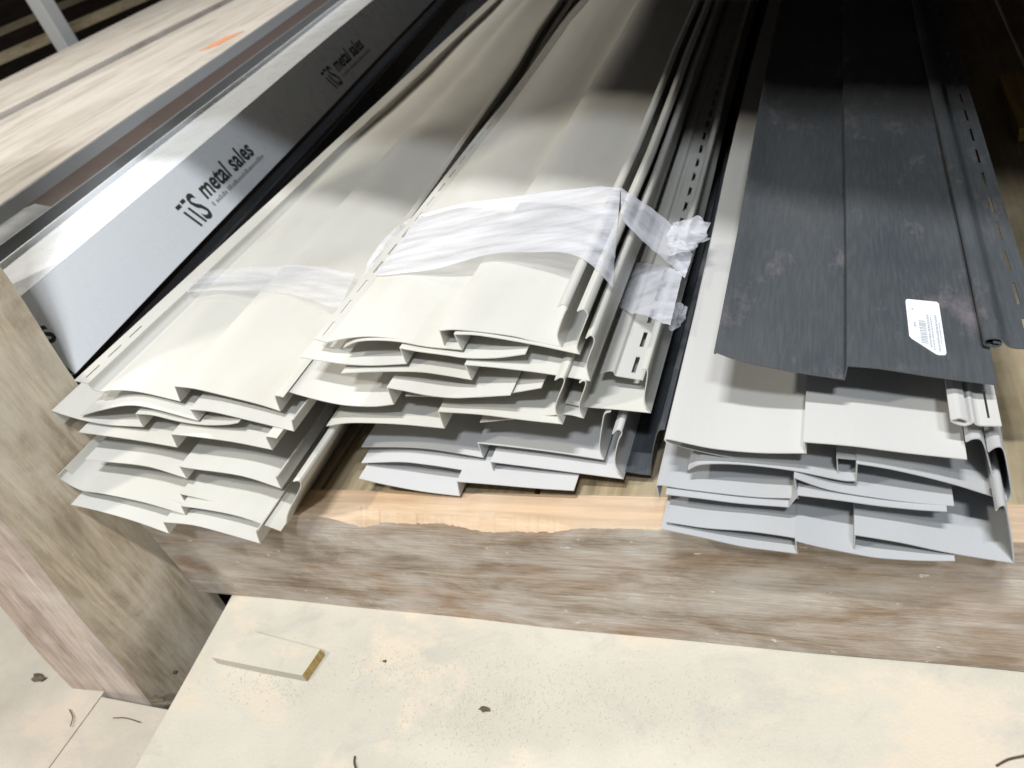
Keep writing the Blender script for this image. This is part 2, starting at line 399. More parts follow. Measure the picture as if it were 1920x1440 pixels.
# ------------------------------------------------------------------ stack 1 (left, cream)
G1 = 'cream siding panels in the left stack'
S1 = {
 'p8': (-0.042, [('lap', [(220, 880), (430, 925), (640, 985), (850, 1060)]), ('step', [(815, 990)]), ('lap', [(1000, 1008), (1200, 1060), (1415, 1122)]), ('lock', [(1392, 1052), (1402, 1040)])], 'cream2', 'lowest cream siding panel in the left stack, nearest the dusty post'),
 'p7': (-0.030, [('lap', [(65, 697), (100, 728), (300, 790), (450, 815), (700, 868), (950, 942)]), ('step', [(925, 890)]), ('lap', [(1100, 915), (1300, 958), (1545, 1046)])], 'cream', 'second cream siding panel from the bottom of the left stack'),
 'p6': (-0.018, [('lap', [(130, 655), (310, 745), (480, 772), (700, 815), (960, 882)]), ('step', [(920, 815)]), ('lap', [(1050, 845), (1300, 910), (1500, 972), (1575, 1008)]), ('lock', [(1590, 930), (1640, 830), (1668, 765), (1655, 735), (1620, 738)])], 'cream', 'cream siding panel with a tall curved lock, third from bottom of the left stack'),
 'p5': (-0.006, [('lap', [(330, 600), (430, 612), (600, 628), (750, 652), (960, 718)]), ('step', [(915, 645)]), ('lap', [(1010, 660), (1300, 702), (1545, 780)]), ('lock', [(1515, 715), (1524, 706)])], 'cream2', 'cream siding panel in the left stack, fifth from the top'),
 'p4': (0.004, [('lap', [(290, 432), (500, 460), (700, 490), (900, 525)]), ('step', [(865, 445)]), ('lap', [(1000, 458), (1250, 492), (1490, 540)]), ('lock', [(1455, 470), (1464, 460), (1520, 470)])], 'cream', 'cream siding panel in the left stack, fourth from the top'),
 'p3': (0.016, [('lap', [(170, 385), (130, 335), (122, 300), (200, 325), (335, 362), (480, 386), (690, 398)]), ('step', [(645, 318)]), ('lap', [(750, 326), (900, 362), (1050, 385), (1200, 385), (1280, 372)])], 'cream', 'cream siding panel with a hooked left edge sticking out towards the post'),
 'p2': (0.018, [('lap', [(300, 330), (440, 292), (580, 266), (720, 278), (1030, 360)]), ('step', [(980, 290)]), ('lap', [(1120, 305), (1300, 346), (1625, 425)]), ('lock', [(1612, 362), (1622, 352)])], 'cream2', 'second cream siding panel from the top of the left stack'),
 'p1': (0.030, [('lap', [(348, 132), (380, 168), (430, 180), (490, 172), (580, 172), (700, 188), (920, 240)]), ('step', [(885, 147)]), ('lap', [(1010, 162), (1200, 206), (1400, 256), (1540, 300)]), ('lock', [(1510, 216), (1520, 206), (1560, 215)])], 'cream', 'topmost cream siding panel of the left stack, under a clear film band'),
}
for i, (k, (y, st, mt, lb)) in enumerate(S1.items()):
    panel(k, y, st, M[mt], lb, G1, 1.0, ZA, hem=[(262, 112), (348, 132)] if k == 'p1' else None)

# ------------------------------------------------------------------ stack 2 (middle, cream, lowest ones greyer)
G2 = 'siding panels in the middle stack'
S2 = {
 'q11': (0.030, [('lap', [(673, 897), (720, 908), (790, 921), (862, 930)]), ('step', [(857, 903)]), ('lap', [(920, 908), (1000, 915), (1076, 920)])], 'greylav', 'lowest grey siding panel of the middle stack, resting on the fresh split wood'),
 'q10': (0.048, [('lap', [(678, 868), (750, 866), (800, 871), (860, 880), (928, 893)]), ('step', [(920, 866)]), ('lap', [(1000, 876), (1100, 889), (1168, 898)]), ('lock', [(1153, 868), (1158, 830), (1166, 812), (1158, 806), (1148, 814)])], 'greylav', 'lavender grey siding panel with curled lock, second from bottom of the middle stack'),
 'q9': (0.060, [('lap', [(678, 838), (740, 838), (800, 841), (860, 850), (906, 858)]), ('step', [(896, 831)]), ('lap', [(960, 838), (1040, 848), (1132, 862)]), ('lock', [(1124, 838), (1130, 790), (1134, 776), (1145, 772)])], 'greylav', 'lavender grey siding panel in the middle stack, third from the bottom'),
 'q8': (0.050, [('lap', [(900, 792), (1000, 782), (1060, 777), (1094, 784)]), ('lock', [(1086, 760), (1098, 722), (1094, 714), (1086, 718)])], 'cream', 'narrow cream siding panel peeking out below the middle of the middle stack'),
 'q7': (0.042, [('lap', [(612, 799), (650, 793), (700, 793), (760, 796), (833, 803)]), ('step', [(822, 772)]), ('lap', [(900, 777), (980, 787), (1054, 795)]), ('lock', [(1041, 764), (1058, 716), (1051, 708), (1040, 713)])], 'cream', 'cream siding panel in the middle stack just above the grey ones'),
 'q6': (0.050, [('lap', [(760, 742), (900, 745), (969, 735), (1015, 727)])], 'cream2', 'short cream siding edge tucked in the middle of the middle stack'),
 'q5': (0.042, [('lap', [(536, 733), (570, 743), (610, 753), (650, 760), (700, 762), (738, 758)]), ('step', [(726, 727)]), ('lap', [(760, 733), (800, 741), (850, 746), (900, 744), (957, 741)])], 'cream2', 'cream siding panel with a broad curved end at the middle of the middle stack'),
 'q4': (0.052, [('lap', [(640, 700), (700, 697), (780, 697), (830, 703), (884, 712)]), ('step', [(872, 684)]), ('lap', [(940, 690), (1021, 700), (1106, 714)]), ('lock', [(1100, 682), (1114, 641), (1108, 629), (1098, 635)])], 'cream', 'fourth cream siding panel from the top of the middle stack'),
 'q3': (0.056, [('lap', [(563, 670), (600, 676), (650, 683), (700, 685), (762, 682)]), ('step', [(750, 653)]), ('lap', [(784, 659), (837, 666), (874, 671), (930, 671), (985, 664)])], 'cream2', 'third cream siding panel from the top of the middle stack'),
 'q2': (0.061, [('lap', [(644, 652), (668, 641), (705, 638), (750, 641), (800, 650), (866, 656)]), ('step', [(852, 627)]), ('lap', [(900, 629), (1001, 646), (1086, 664)]), ('lock', [(1082, 646), (1098, 602), (1102, 590), (1094, 580), (1082, 584)])], 'cream', 'second cream siding panel from the top of the middle stack'),
 'q1': (0.064, [('lap', [(612, 642), (652, 634), (692, 631), (731, 634), (757, 638), (797, 646), (834, 651)]), ('step', [(824, 620)]), ('lap', [(852, 618), (900, 622), (961, 630), (1001, 640), (1053, 651)]), ('lock', [(1045, 628), (1057, 590), (1063, 578), (1055, 571), (1045, 576)])], 'cream2', 'topmost cream siding panel of the middle stack, wrapped in stretch film'),
 'r3': (0.058, [('lap', [(1172, 884), (1200, 889), (1220, 891)]), ('lock', [(1221, 862), (1232, 812), (1246, 805)])], 'charcoal', 'dark siding strip standing in the gap right of the middle stack'),
 'r1': (0.060, [('lap', [(1060, 756), (1100, 763), (1160, 768), (1219, 774)]), ('lock', [(1208, 750), (1214, 702), (1210, 692), (1202, 694)])], 'cream', 'cream siding offcut at the right side of the middle stack, below the slotted hem'),
 'r2': (0.085, [('lock', [(1126, 700), (1140, 696), (1150, 697), (1154, 704), (1162, 706)])], 'cream2', 'cream siding panel with a slotted nailing hem on the right of the middle stack'),
}
for i, (k, (y, st, mt, lb)) in enumerate(S2.items()):
    hem = {'q1': [(588, 636), (612, 642)], 'r2': [(1162, 706), (1206, 713)]}.get(k)
    panel(k, y, st, M[mt], lb, G2, 2.0, F, hem=hem)

# ------------------------------------------------------------------ stack 3 (right, greys with a white and a charcoal panel on top)
G3 = 'siding panels in the right stack'
S3 = {
 't8': (-0.030, [('lap', [(105, 1045), (300, 1085), (500, 1130), (640, 1150), (785, 1168)]), ('step', [(778, 1105)]), ('lap', [(900, 1135), (1085, 1172), (1200, 1190), (1400, 1203), (1575, 1205)])], 'grey', 'lowest grey siding panel of the right stack, overhanging the beam', ZE),
 't7': (-0.026, [('lap', [(130, 1010), (330, 1040), (550, 1057), (775, 1090), (900, 1120), (1068, 1157)]), ('step', [(1075, 1075)]), ('lap', [(1300, 1112), (1500, 1155), (1700, 1190), (1870, 1216)]), ('lock', [(1862, 1120), (1836, 960), (1822, 930), (1795, 935), (1780, 955)])], 'grey', 'second grey siding panel from the bottom of the right stack', ZE),
 't6': (-0.012, [('lap', [(128, 872), (300, 892), (500, 917), (742, 936)]), ('step', [(790, 876)]), ('lap', [(1000, 902), (1200, 930), (1400, 950), (1535, 958)])], 'grey', 'third grey siding panel from the bottom of the right stack', ZE),
 't5': (-0.006, [('lap', [(96, 890), (88, 850), (92, 826), (200, 842), (400, 867), (600, 887), (790, 892)]), ('step', [(772, 790)]), ('lap', [(950, 850), (1200, 892), (1400, 917), (1570, 930)])], 'grey', 'grey siding panel with a small left hook in the middle of the right stack', ZE),
 't4': (0.000, [('lap', [(240, 750), (310, 722), (500, 722), (760, 752), (1000, 800), (1080, 805)]), ('step', [(1085, 718)]), ('lap', [(1250, 745), (1450, 790), (1600, 830), (1720, 868), (1840, 905)]), ('lock', [(1856, 850), (1832, 700), (1812, 640), (1775, 638), (1742, 660)])], 'grey', 'fourth siding panel from the top of the right stack, grey with a curled lock', ZE),
 't3': (0.006, [('lap', [(120, 600), (230, 640), (500, 700), (760, 742), (990, 777)]), ('step', [(985, 690)]), ('lap', [(1200, 712), (1400, 745), (1560, 792), (1730, 856)]), ('lock', [(1766, 820), (1740, 690), (1712, 605), (1670, 594), (1630, 610)])], 'grey', 'third siding panel from the top of the right stack, just under the white one', ZE),
 't2': (-0.004, [('lap', [(138, 618), (128, 604), (150, 598), (350, 640), (580, 663), (830, 666)]), ('step', [(820, 610)]), ('lap', [(1060, 630), (1330, 664), (1635, 697)])], 'white', 'off-white siding panel directly under the charcoal panel in the right stack', ZE),
 't1': (0.030, [('lap', [(376, 172), (384, 164), (520, 211), (770, 260), (1022, 298)]), ('step', [(1036, 230)]), ('lap', [(1200, 244), (1470, 285), (1786, 326)])], 'charcoal', 'charcoal siding panel with a barcode sticker on top of the right stack', ZE),
}
R3 = {}
for i, (k, (y, st, mt, lb, cv)) in enumerate(S3.items()):
    R3[k] = panel(k, y, st, M[mt], lb, G3, 3.0, cv)
def surf_z(key, x):
    y, pts, seed = PROFILES[key]; best = -9
    for a, b in zip(pts[:-1], pts[1:]):
        if min(a[0], b[0])-1e-9 <= x <= max(a[0], b[0])+1e-9 and abs(a[0]-b[0]) > 1e-9:
            best = max(best, a[1]+(b[1]-a[1])*(x-a[0])/(b[0]-a[0]))
    return best if best > -9 else max(pts[0][1], pts[-1][1])
def on_surf(p, key, dz=0.0, z=0.34):
    for _ in range(14):
        q = onZ(p, z); z = 0.5*z+0.5*(surf_z(key, q[0])+dz)
    return onZ(p, z)
def lock_hem(key, coil, hem, mat, conv, ref, zoff):
    """rolled lock and nailing strip that start behind the notch in the panel end"""
    yn = zoff if key == 't2' else on_surf(conv(ref), key, zoff)[1]
    w = [onY(conv(p), yn) for p in coil]; pl = catmull([(a[0], a[2]) for a in w], 4)
    up, dn = offset(pl, -0.0006), offset(pl, 0.0006)
    sheet('lock', up, dn, stations(yn, YFAR), mat, R3[key], 3.0)
    h = [onY(conv(p), yn) for p in hem]
    slotted('nail_hem', (h[0][0], h[0][2]), (h[1][0], h[1][2]), yn, mat, R3[key], 3.0, pitch=0.0508, slot=0.032, frac=(0.40, 0.52))
    return yn
y1n = lock_hem('t1', [(1180, 640), (1225, 646), (1250, 660), (1205, 678), (1130, 670), (1102, 648), (1120, 618), (1180, 606), (1240, 614), (1280, 648), (1320, 678), (1380, 690)], [(1380, 690), (1640, 706)], M['charcoal'], Z4, (1120, 690), 0.002)
y2n = lock_hem('t2', [(960, 1300), (900, 1280), (850, 1290), (826, 1300), (860, 1322), (930, 1340), (985, 1330), (1015, 1312), (1040, 1332), (1070, 1342)], [(1070, 1342), (1252, 1346)], M['white'], Z4, (900, 1345), 0.008)

# barcode sticker on the charcoal panel
def sticker():
    cs = [(440, 290), (446, 276), (462, 273), (705, 297), (722, 312), (786, 728), (778, 744), (730, 745), (700, 738), (488, 602), (472, 582)]
    top = [on_surf(Z4(p), 't1', 0.0012) for p in cs]; n = len(top)
    V = [tuple(p) for p in top]+[(p[0], p[1], p[2]-0.0004) for p in top]
    Fc = [tuple(range(n)), tuple(range(2*n-1, n-1, -1))]+[(i, (i+1) % n, n+(i+1) % n, n+i) for i in range(n)]
    st = rel(mesh_obj('barcode_label', V, Fc, M['paper']), R3['t1'])
    st['label'] = 'white barcode sticker with one corner cut off'
    V = []; Fc = []
    o, ex, ey = np.array([440, 275]), np.array([280, 25]), np.array([62, 440])
    def q(a, b, c, d):
        k = len(V)
        for s, t in ((a, b), (c, b), (c, d), (a, d)):
            p = on_surf(Z4(o+ex*s+ey*t), 't1', 0.0015); V.append(tuple(p))
        Fc.append((k, k+1, k+2, k+3))
    r = random.Random(3)
    t = 0.38
    while t < 0.82:                       # barcode, bars across the reading direction
        w = r.choice([0.008, 0.014, 0.022]); q(0.30, t, 0.52, t+w); t += w+r.choice([0.008, 0.014])
    for c0, c1, t0, t1 in ((0.56, 0.63, 0.26, 0.90), (0.66, 0.71, 0.30, 0.94), (0.80, 0.87, 0.25, 0.96), (0.90, 0.94, 0.40, 0.80), (0.14, 0.22, 0.42, 0.52), (0.14, 0.20, 0.15, 0.20)):
        t = t0
        while t < t1:                     # small print
            w = r.uniform(0.012, 0.045); q(c0, t, c1, min(t+w, t1)); t += w+0.010
    pr = mesh_obj('label_print', V, Fc, M['labelink'])
    pr.parent = st
    return st
sticker()

# ------------------------------------------------------------------ stretch film
def hull_top(keys):
    pts = sorted((float(p[0]), float(p[1])) for k in keys for p in PROFILES[k][1]); h = []
    for p in pts:
        while len(h) >= 2 and (h[-1][0]-h[-2][0])*(p[1]-h[-2][1])-(h[-1][1]-h[-2][1])*(p[0]-h[-2][0]) >= 0: h.pop()
        h.append(p)
    return h
def ev(h, x):
    if x <= h[0][0]: return h[0][1]
    for a, b in zip(h[:-1], h[1:]):
        if a[0] <= x <= b[0]: return a[1]+(b[1]-a[1])*(x-a[0])/(b[0]-a[0]+1e-12)
    return h[-1][1]
def film_from(name, tops, bots, zfun, mat, nx, ny, seed, wr=0.0010, skirts=True):
    T = catmull(tops, 6); B = catmull(bots, 6)
    def at(L, s):
        f = s*(len(L)-1); i = min(int(f), len(L)-2); return L[i]*(1-(f-i))+L[i+1]*(f-i)
    V = []; Fc = []; r = random.Random(seed); ph = [r.uniform(0, 6.28) for _ in range(8)]
    for j in range(ny+1):
        for i in range(nx+1):
            s, t = i/nx, j/ny; e0, e1 = 2.2*math.sin(9*s+ph[4])+0.8*math.sin(31*s+ph[5]), 2.2*math.sin(8*s+ph[6])+0.8*math.sin(33*s+ph[7])
            p = (at(T, s)+np.array([0, e0]))*(1-t)+(at(B, s)+np.array([0, e1]))*t; z = 0.38
            for _ in range(14):
                q = onZ(p, z); z = 0.5*z+0.5*zfun(q[0])
            q = onZ(p, z)
            w = wr*(math.sin(t*17+ph[0]+3*s)+0.6*math.sin(t*31+ph[1]+7*s)+0.5*math.sin(t*47+ph[2]-9*s)+0.6*math.sin(9*s+ph[3]))
            V.append((q[0], q[1], q[2]+0.0025+abs(w)*0.9))
    for j in range(ny):
        for i in range(nx): a = j*(nx+1)+i; Fc.append((a, a+1, a+nx+2, a+nx+1))
    return mesh_obj(name, V, Fc, mat, None, True, 80)
H2 = hull_top(['q1', 'q2', 'q3', 'q4', 'q5', 'r1', 'r2'])
bx = onY((1102, 585), 0.061)
fb = empty('stretch_film_band', (-0.4, 0.25, 0.37)); tag(fb, 'clear wrinkled stretch film band wrapped over the middle stack', 'plastic film', 'film bands')
rel(film_from('film_sheet', [(690, 497), (735, 440), (800, 405), (900, 380), (1040, 362), (1110, 358), (1165, 358)], [(688, 522), (745, 520), (830, 505), (905, 482), (1000, 479), (1090, 490), (1150, 545)], lambda x: ev(H2, x), M['film'], 60, 26, 1), fb)
H2b = H2
rel(film_from('film_strip', [(1165, 358), (1195, 374), (1235, 405), (1270, 440), (1300, 480)], [(1166, 420), (1190, 440), (1220, 468), (1250, 495), (1285, 528)], lambda x: ev(H2b, x), M['film'], 30, 14, 2), fb)
rel(film_from('film_strip', [(1185, 500), (1215, 496), (1245, 502), (1280, 520)], [(1160, 578), (1190, 592), (1225, 604), (1258, 612)], lambda x: ev(hull_top(['r1', 'r2']), x), M['film'], 24, 14, 3, 0.001), fb)
# bunched film ends sticking out at the right: crumpled flaps
def flap(center_img, z, size, seed, parent, layers=3):
    c = onZ(center_img, z); r = random.Random(seed); V = []; Fc = []; n = 26
    for L in range(layers):
        ks = [(r.uniform(-1, 1), r.uniform(-1, 1), r.uniform(2.5, 7), r.uniform(0, 6.3)) for _ in range(9)]; k0 = len(V); tz = r.uniform(-0.5, 0.5); ty = r.uniform(-0.4, 0.4)
        for j in range(n+1):
            for i in range(n+1):
                a, b = 2*i/n-1, 2*j/n-1; rr = 1+0.16*math.sin(5*math.atan2(b, a)+L*2)
                h = sum(math.sin((a*p+b*q)*w+f)*(0.28 if m_ < 4 else 0.13) for m_, (p, q, w, f) in enumerate(ks))
                e = 0.16*math.sin(7*b+3*a+L)
                V.append((c[0]+size[0]*(a*rr*(0.85+0.15*math.cos(2*b))+e), c[1]+size[1]*(b*rr+e*0.6), c[2]+size[2]*(0.55*h+tz*a+ty*b+0.35*L)))
        for j in range(n):
            for i in range(n):
                a, b = 2*i/n-1, 2*j/n-1
                if a*a+b*b < 1.15: q = k0+j*(n+1)+i; Fc.append((q, q+1, q+n+2, q+n+1))
    o = mesh_obj('film_end', V, Fc, M['filmdense'], None, True, 60); rel(o, parent)
flap((1288, 445), 0.345, (0.021, 0.028, 0.007), 4, fb, 2)
flap((1270, 592), 0.30, (0.008, 0.018, 0.007), 6, fb, 1)
H1 = hull_top(['p1', 'p2', 'p3'])
fs = film_from('film_sheet', [(362, 522), (420, 508), (480, 502), (560, 503), (620, 508), (668, 516)], [(352, 552), (400, 545), (470, 548), (540, 556), (590, 568), (640, 580)], lambda x: ev(H1, x), M['filmthin'], 40, 12, 5, 0.0008)
fs.name = 'stretch_film_band'; tag(fs, 'thin clear film band across the top of the left cream stack', 'plastic film', 'film bands')

# ------------------------------------------------------------------ white trim with lettering, grey trim, black trim (left of stack 1)
B0, B1 = onZ((140, 700), 0.35), onZ((812, 0), 0.35)
D = (B1-B0); D[2] = 0; D /= np.linalg.norm(D); N = np.array([-D[1], D[0], 0])           # N points left
F0 = onZ((20, 575), 0.45); T0 = onZ((0, 502), 0.462); 
offF = float((F0-B0)@N); offT = float((T0-B0)@N)
print('trim offsets', offF, offT)
def trim_pt(s, off, z): return B0+D*s+N*off+np.array([0, 0, z-B0[2]])
def trim_strip(name, prof, s0, s1, mat, parent, th=0.0014, nseg=12):
    pl = [np.array(p, float) for p in prof]; up, dn = offset(pl, -th/2), offset(pl, th/2); n = len(pl); V = []; Fc = []
    for j in range(nseg+1):
        s = s0+(s1-s0)*j/nseg
        for q in up+dn: V.append(trim_pt(s, q[0], q[1]+0.0008*math.sin(6*s+q[0]*30)))
    Nn = 2*n
    for j in range(nseg):
        a, b = j*Nn, (j+1)*Nn
        for i in range(n-1):
            Fc.append((a+i, a+i+1, b+i+1, b+i)); Fc.append((a+n+i, b+n+i, b+n+i+1, a+n+i+1))
        Fc.append((a, b, b+n, a+n)); Fc.append((a+n-1, a+2*n-1, b+2*n-1, b+n-1))
    for i in range(n-1): Fc.append((i, i+1, n+i+1, n+i)); e = nseg*Nn; Fc.append((e+i, e+n+i, e+n+i+1, e+i+1))
    o = mesh_obj(name, V, Fc, mat, None, True, 30)
    return rel(o, parent) if parent is not None else o
tr = empty('metal_trim', tuple(trim_pt(0, 0.02, 0.35))); tag(tr, 'long white bent metal trim printed with black lettering, left of the stacks', 'metal trim')
S0, S1_ = 0.0, 2.9
face = trim_strip('printed_face', [(0.012, 0.347), (0.0, 0.35), (offF, 0.45)], S0, S1_, M['trimface'], tr)
trim_strip('top_flange', [(offF, 0.4505), (offF+0.5*(offT-offF), 0.456), (offT-0.003, 0.4585), (offT, 0.466), (offT+0.004, 0.466), (offT+0.006, 0.44)], S0, S1_, M['trimface'], tr)
# lettering lies on the printed face
fu = np.array([offF, 0.10]); fl_ = np.linalg.norm(fu); fu /= fl_
UPV = N*fu[0]+np.array([0, 0, 1.0])*fu[1]; NRM = np.cross(D, UPV)
if NRM[0] < 0: NRM = -NRM
def on_face(p):
    r = ray(*p); t = ((B0-CAM)@NRM)/(r@NRM); q = CAM+t*r-B0; return float(q@D), float(q@UPV)
for p in [(300, 350), (330, 385), (455, 235), (470, 260), (620, 100), (55, 590)]: print('text', p, on_face(p))
def face_mesh(name, s0, u0, polys, mat, lift=0.0016):
    V = []; Fc = []
    for poly in polys:
        k = len(V)
        for a, b in poly: V.append(B0+D*(s0+a)+UPV*(u0+b)+NRM*lift)
        Fc.append(tuple(range(k, k+len(poly))))
    o = mesh_obj(name, V, Fc, mat); rel_sub(o, face); return o
def rel_sub(o, parent):
    o.parent = parent
def text_mesh(name, body, s0, u0, h, mat, xs=1.0, shear=0.0, bold=0.0, lift=0.0016):
    cu = bpy.data.curves.new(name, 'FONT'); cu.body = body; cu.size = 1.0; cu.shear = shear; cu.offset = bold; cu.resolution_u = 3
    t = bpy.data.objects.new('tmp', cu); col.objects.link(t)
    dg = bpy.context.evaluated_depsgraph_get(); me = bpy.data.meshes.new_from_object(t.evaluated_get(dg))
    bpy.data.objects.remove(t)
    for v in me.vertices:
        a, b = v.co.x*h*xs, v.co.y*h
        v.co = Vector(B0+D*(s0+a)+UPV*(u0+b)+NRM*lift)
    me.materials.clear(); me.materials.append(mat)
    o = bpy.data.objects.new(name, me); link(o); rel_sub(o, face); return o
def logo(s):
    # three-stroke emblem, two words, small line of print beneath
    P = []
    def bar(a, b, a2, b2, w): P.append([(a, b), (a+w, b), (a2+w, b2), (a2, b2)])
    bar(0.006, 0.012, 0.000, 0.046, 0.0055); bar(0.021, 0.012, 0.015, 0.046, 0.0055)
    P.append([(-0.004, 0.054), (0.010, 0.054), (0.010, 0.060), (-0.004, 0.060)])
    P.append([(0.014, 0.056), (0.026, 0.056), (0.026, 0.062), (0.014, 0.062)])
    face_mesh('emblem', s, 0.004, P, M['ink'])
    text_mesh('emblem', 'S', s+0.027, 0.016, 0.072, M['ink'], 0.75, 0.0, 0.012)
    text_mesh('lettering', 'metal sales', s+0.066, 0.040, 0.045, M['ink'], 0.98, 0.15, 0.024)
    r = random.Random(11); a = 0.068; Q = []
    while a < 0.27:
        w = r.uniform(0.003, 0.006); h = r.choice([0.005, 0.005, 0.0075]); Q.append([(a, 0.024), (a+w, 0.024), (a+w, 0.024+h), (a, 0.024+h)]); a += w+(0.0022 if r.random() < 0.85 else 0.008)
    face_mesh('fine_print', s, 0.0, Q, M['inkgrey'])
sT, uT = on_face((318, 378)); print('logo s', sT, uT)
TP = 0.66
for s in (sT, sT+TP): logo(s)

# near repeat of the print: only its last letter shows past the post
text_mesh('lettering', 's', on_face((40, 600))[0]-0.004, 0.045, 0.050, M['ink'], 0.88, 0.15, 0.016)

# grey gutter-like trim behind, ending in a coupler
gt = empty('grey_trim', tuple(trim_pt(0.3, offT+0.05, 0.40))); tag(gt, 'long grey metal trim channel lying between the white trim and the pale boards', 'metal trim')
trim_strip('channel', [(offT+0.012, 0.452), (offT+0.016, 0.435), (offT+0.075, 0.440), (offT+0.082, 0.462), (offT+0.088, 0.462)], S0+0.02, 2.9, M['trimgrey'], gt)
trim_strip('brown_strip', [(offT+0.090, 0.452), (offT+0.130, 0.458), (offT+0.150, 0.470), (offT+0.156, 0.466)], 0.35, 2.9, M['trimbrown'], gt)
trim_strip('end_sleeve', [(offT+0.088, 0.462), (offT+0.115, 0.474), (offT+0.140, 0.472), (offT+0.155, 0.455)], S0, 0.36, M['trimgrey'], gt)
trim_strip('edge_strip', [(offT+0.158, 0.468), (offT+0.176, 0.486), (offT+0.188, 0.486)], S0, 2.9, M['trimgrey'], gt)

# black trim lying in the gap beside stack 1
bt = empty('black_trim_and_shade', tuple(trim_pt(0.3, -0.03, 0.34))); tag(bt, 'thin black metal trim strip in the gap between white trim and left stack', 'metal trim')
trim_strip('angle', [(-0.004, 0.342), (-0.016, 0.334), (-0.030, 0.336), (-0.036, 0.330)], S0, 2.9, M['black'], bt)
trim_strip('gap_shade_strip', [(-0.036, 0.329), (-0.060, 0.300), (-0.105, 0.290)], S0+0.01, 2.9, M['black'], bt)  # black strip widening the trim, stands in for the shade of the gap
# black sheet standing in for the deep shade in the gap beside the left stack
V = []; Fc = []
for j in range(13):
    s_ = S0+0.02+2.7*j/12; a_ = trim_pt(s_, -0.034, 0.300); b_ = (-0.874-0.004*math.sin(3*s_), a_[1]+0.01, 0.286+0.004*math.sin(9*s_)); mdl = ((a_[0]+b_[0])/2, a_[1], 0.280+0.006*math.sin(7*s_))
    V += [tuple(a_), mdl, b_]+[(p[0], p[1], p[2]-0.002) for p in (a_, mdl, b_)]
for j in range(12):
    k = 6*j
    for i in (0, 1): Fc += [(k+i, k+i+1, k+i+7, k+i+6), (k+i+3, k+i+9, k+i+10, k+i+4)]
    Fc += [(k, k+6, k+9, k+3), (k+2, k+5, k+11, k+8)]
bs = mesh_obj('gap_shade_sheet', V, Fc, M['black'], None, True, 60); tag(bs, 'black sheet standing in for the shade in the gap beside the left stack', 'shade sheet')
# pile the trims rest on
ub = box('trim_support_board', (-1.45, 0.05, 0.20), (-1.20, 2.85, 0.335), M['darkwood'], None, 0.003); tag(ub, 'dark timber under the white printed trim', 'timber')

# ------------------------------------------------------------------ pale boards and dark bay at the far left
ZP = 0.452
pb = struct(empty('shelf_boards', (-2.0, 1.5, ZP)))
def board_poly(name, P, z, th, mat):
    n = len(P); V = [(a, b, z) for a, b in P]+[(a, b, z-th) for a, b in P]
    Fc = [tuple(range(n)), tuple(range(2*n-1, n-1, -1))]+[(i, (i+1) % n, n+(i+1) % n, n+i) for i in range(n)]
    return mesh_obj(name, V, Fc, mat)
def edge(u, v, u2, v2, ya, yb, dx=0.0):
    a, b = onZ((u, v), ZP), onZ((u2, v2), ZP); k = (b-a)/(b[1]-a[1])
    return [(a[0]+k[0]*(yy-a[1])+dx, yy) for yy in (ya, yb)]
n0 = [tuple(trim_pt(s_, offT+0.09, 0)[:2]) for s_ in (-0.05, 6.0)]
m0 = edge(0, 225, 337, 52, 0.0, 7.0, 0.012); m1 = edge(0, 225, 337, 52, 0.0, 7.0, -0.014)
f0 = edge(0, 161, 319, 0, 0.0, 7.0)
rel(board_poly('shelf_board', [n0[0], n0[1], m0[1], m0[0]], ZP, 0.03, M['plank']), pb)
rel(board_poly('shelf_board', [m1[0], m1[1], f0[1], f0[0]], ZP+0.016, 0.05, M['plank']), pb)
mk = onZ((412, 78), ZP+0.0015)
om = [(mk[0]+a, mk[1]+b) for a, b in ((-0.04, -0.06), (0.03, -0.05), (0.05, 0.07), (-0.02, 0.06))]
omk = rel(board_poly('paint_mark', om, ZP+0.0015, 0.001, M['orange']), pb)
# dark bay beyond the boards
bay = struct(empty('far_bay', (-5.0, 4.0, 0)))
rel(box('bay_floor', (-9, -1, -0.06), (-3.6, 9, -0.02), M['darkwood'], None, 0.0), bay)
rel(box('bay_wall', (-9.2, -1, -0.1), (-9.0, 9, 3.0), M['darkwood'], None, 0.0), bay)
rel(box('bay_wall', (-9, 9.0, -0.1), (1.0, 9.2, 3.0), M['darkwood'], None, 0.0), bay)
def lumber(pa, pb_, z, w, h, mat, label):
    a, b = onZ(pa, z), onZ(pb_, z); d = b-a; d /= np.linalg.norm(d); nn = np.array([-d[1], d[0], 0])*w/2
    a = a-d*1.5; b = b+d*1.5
    V = [a-nn, b-nn, b+nn, a+nn]; V = V+[p-np.array([0, 0, h]) for p in V]
    o = mesh_obj('timber', V, [(0, 1, 2, 3), (7, 6, 5, 4), (0, 4, 5, 1), (1, 5, 6, 2), (2, 6, 7, 3), (3, 7, 4, 0)], mat)
    tag(o, label, 'timber', 'timbers in the dark bay'); return o
lumber((0, 52), (110, 6), 0.58, 0.10, 0.05, M['deck'], 'upper pale timber lying in the dark bay at the far left')
lumber((0, 100), (128, 45), 0.50, 0.24, 0.05, M['deck'], 'lower tan timber in the dark bay beside the thin grey post')
pc = onZ((131, 92), ZP-0.02)
tp = box('thin_post', (pc[0]-0.045, pc[1]-0.045, 0.0), (pc[0]+0.045, pc[1]+0.045, 1.6), M['palepost'], None, 0.006)
tag(tp, 'thin pale grey upright post beyond the boards at upper left', 'post')
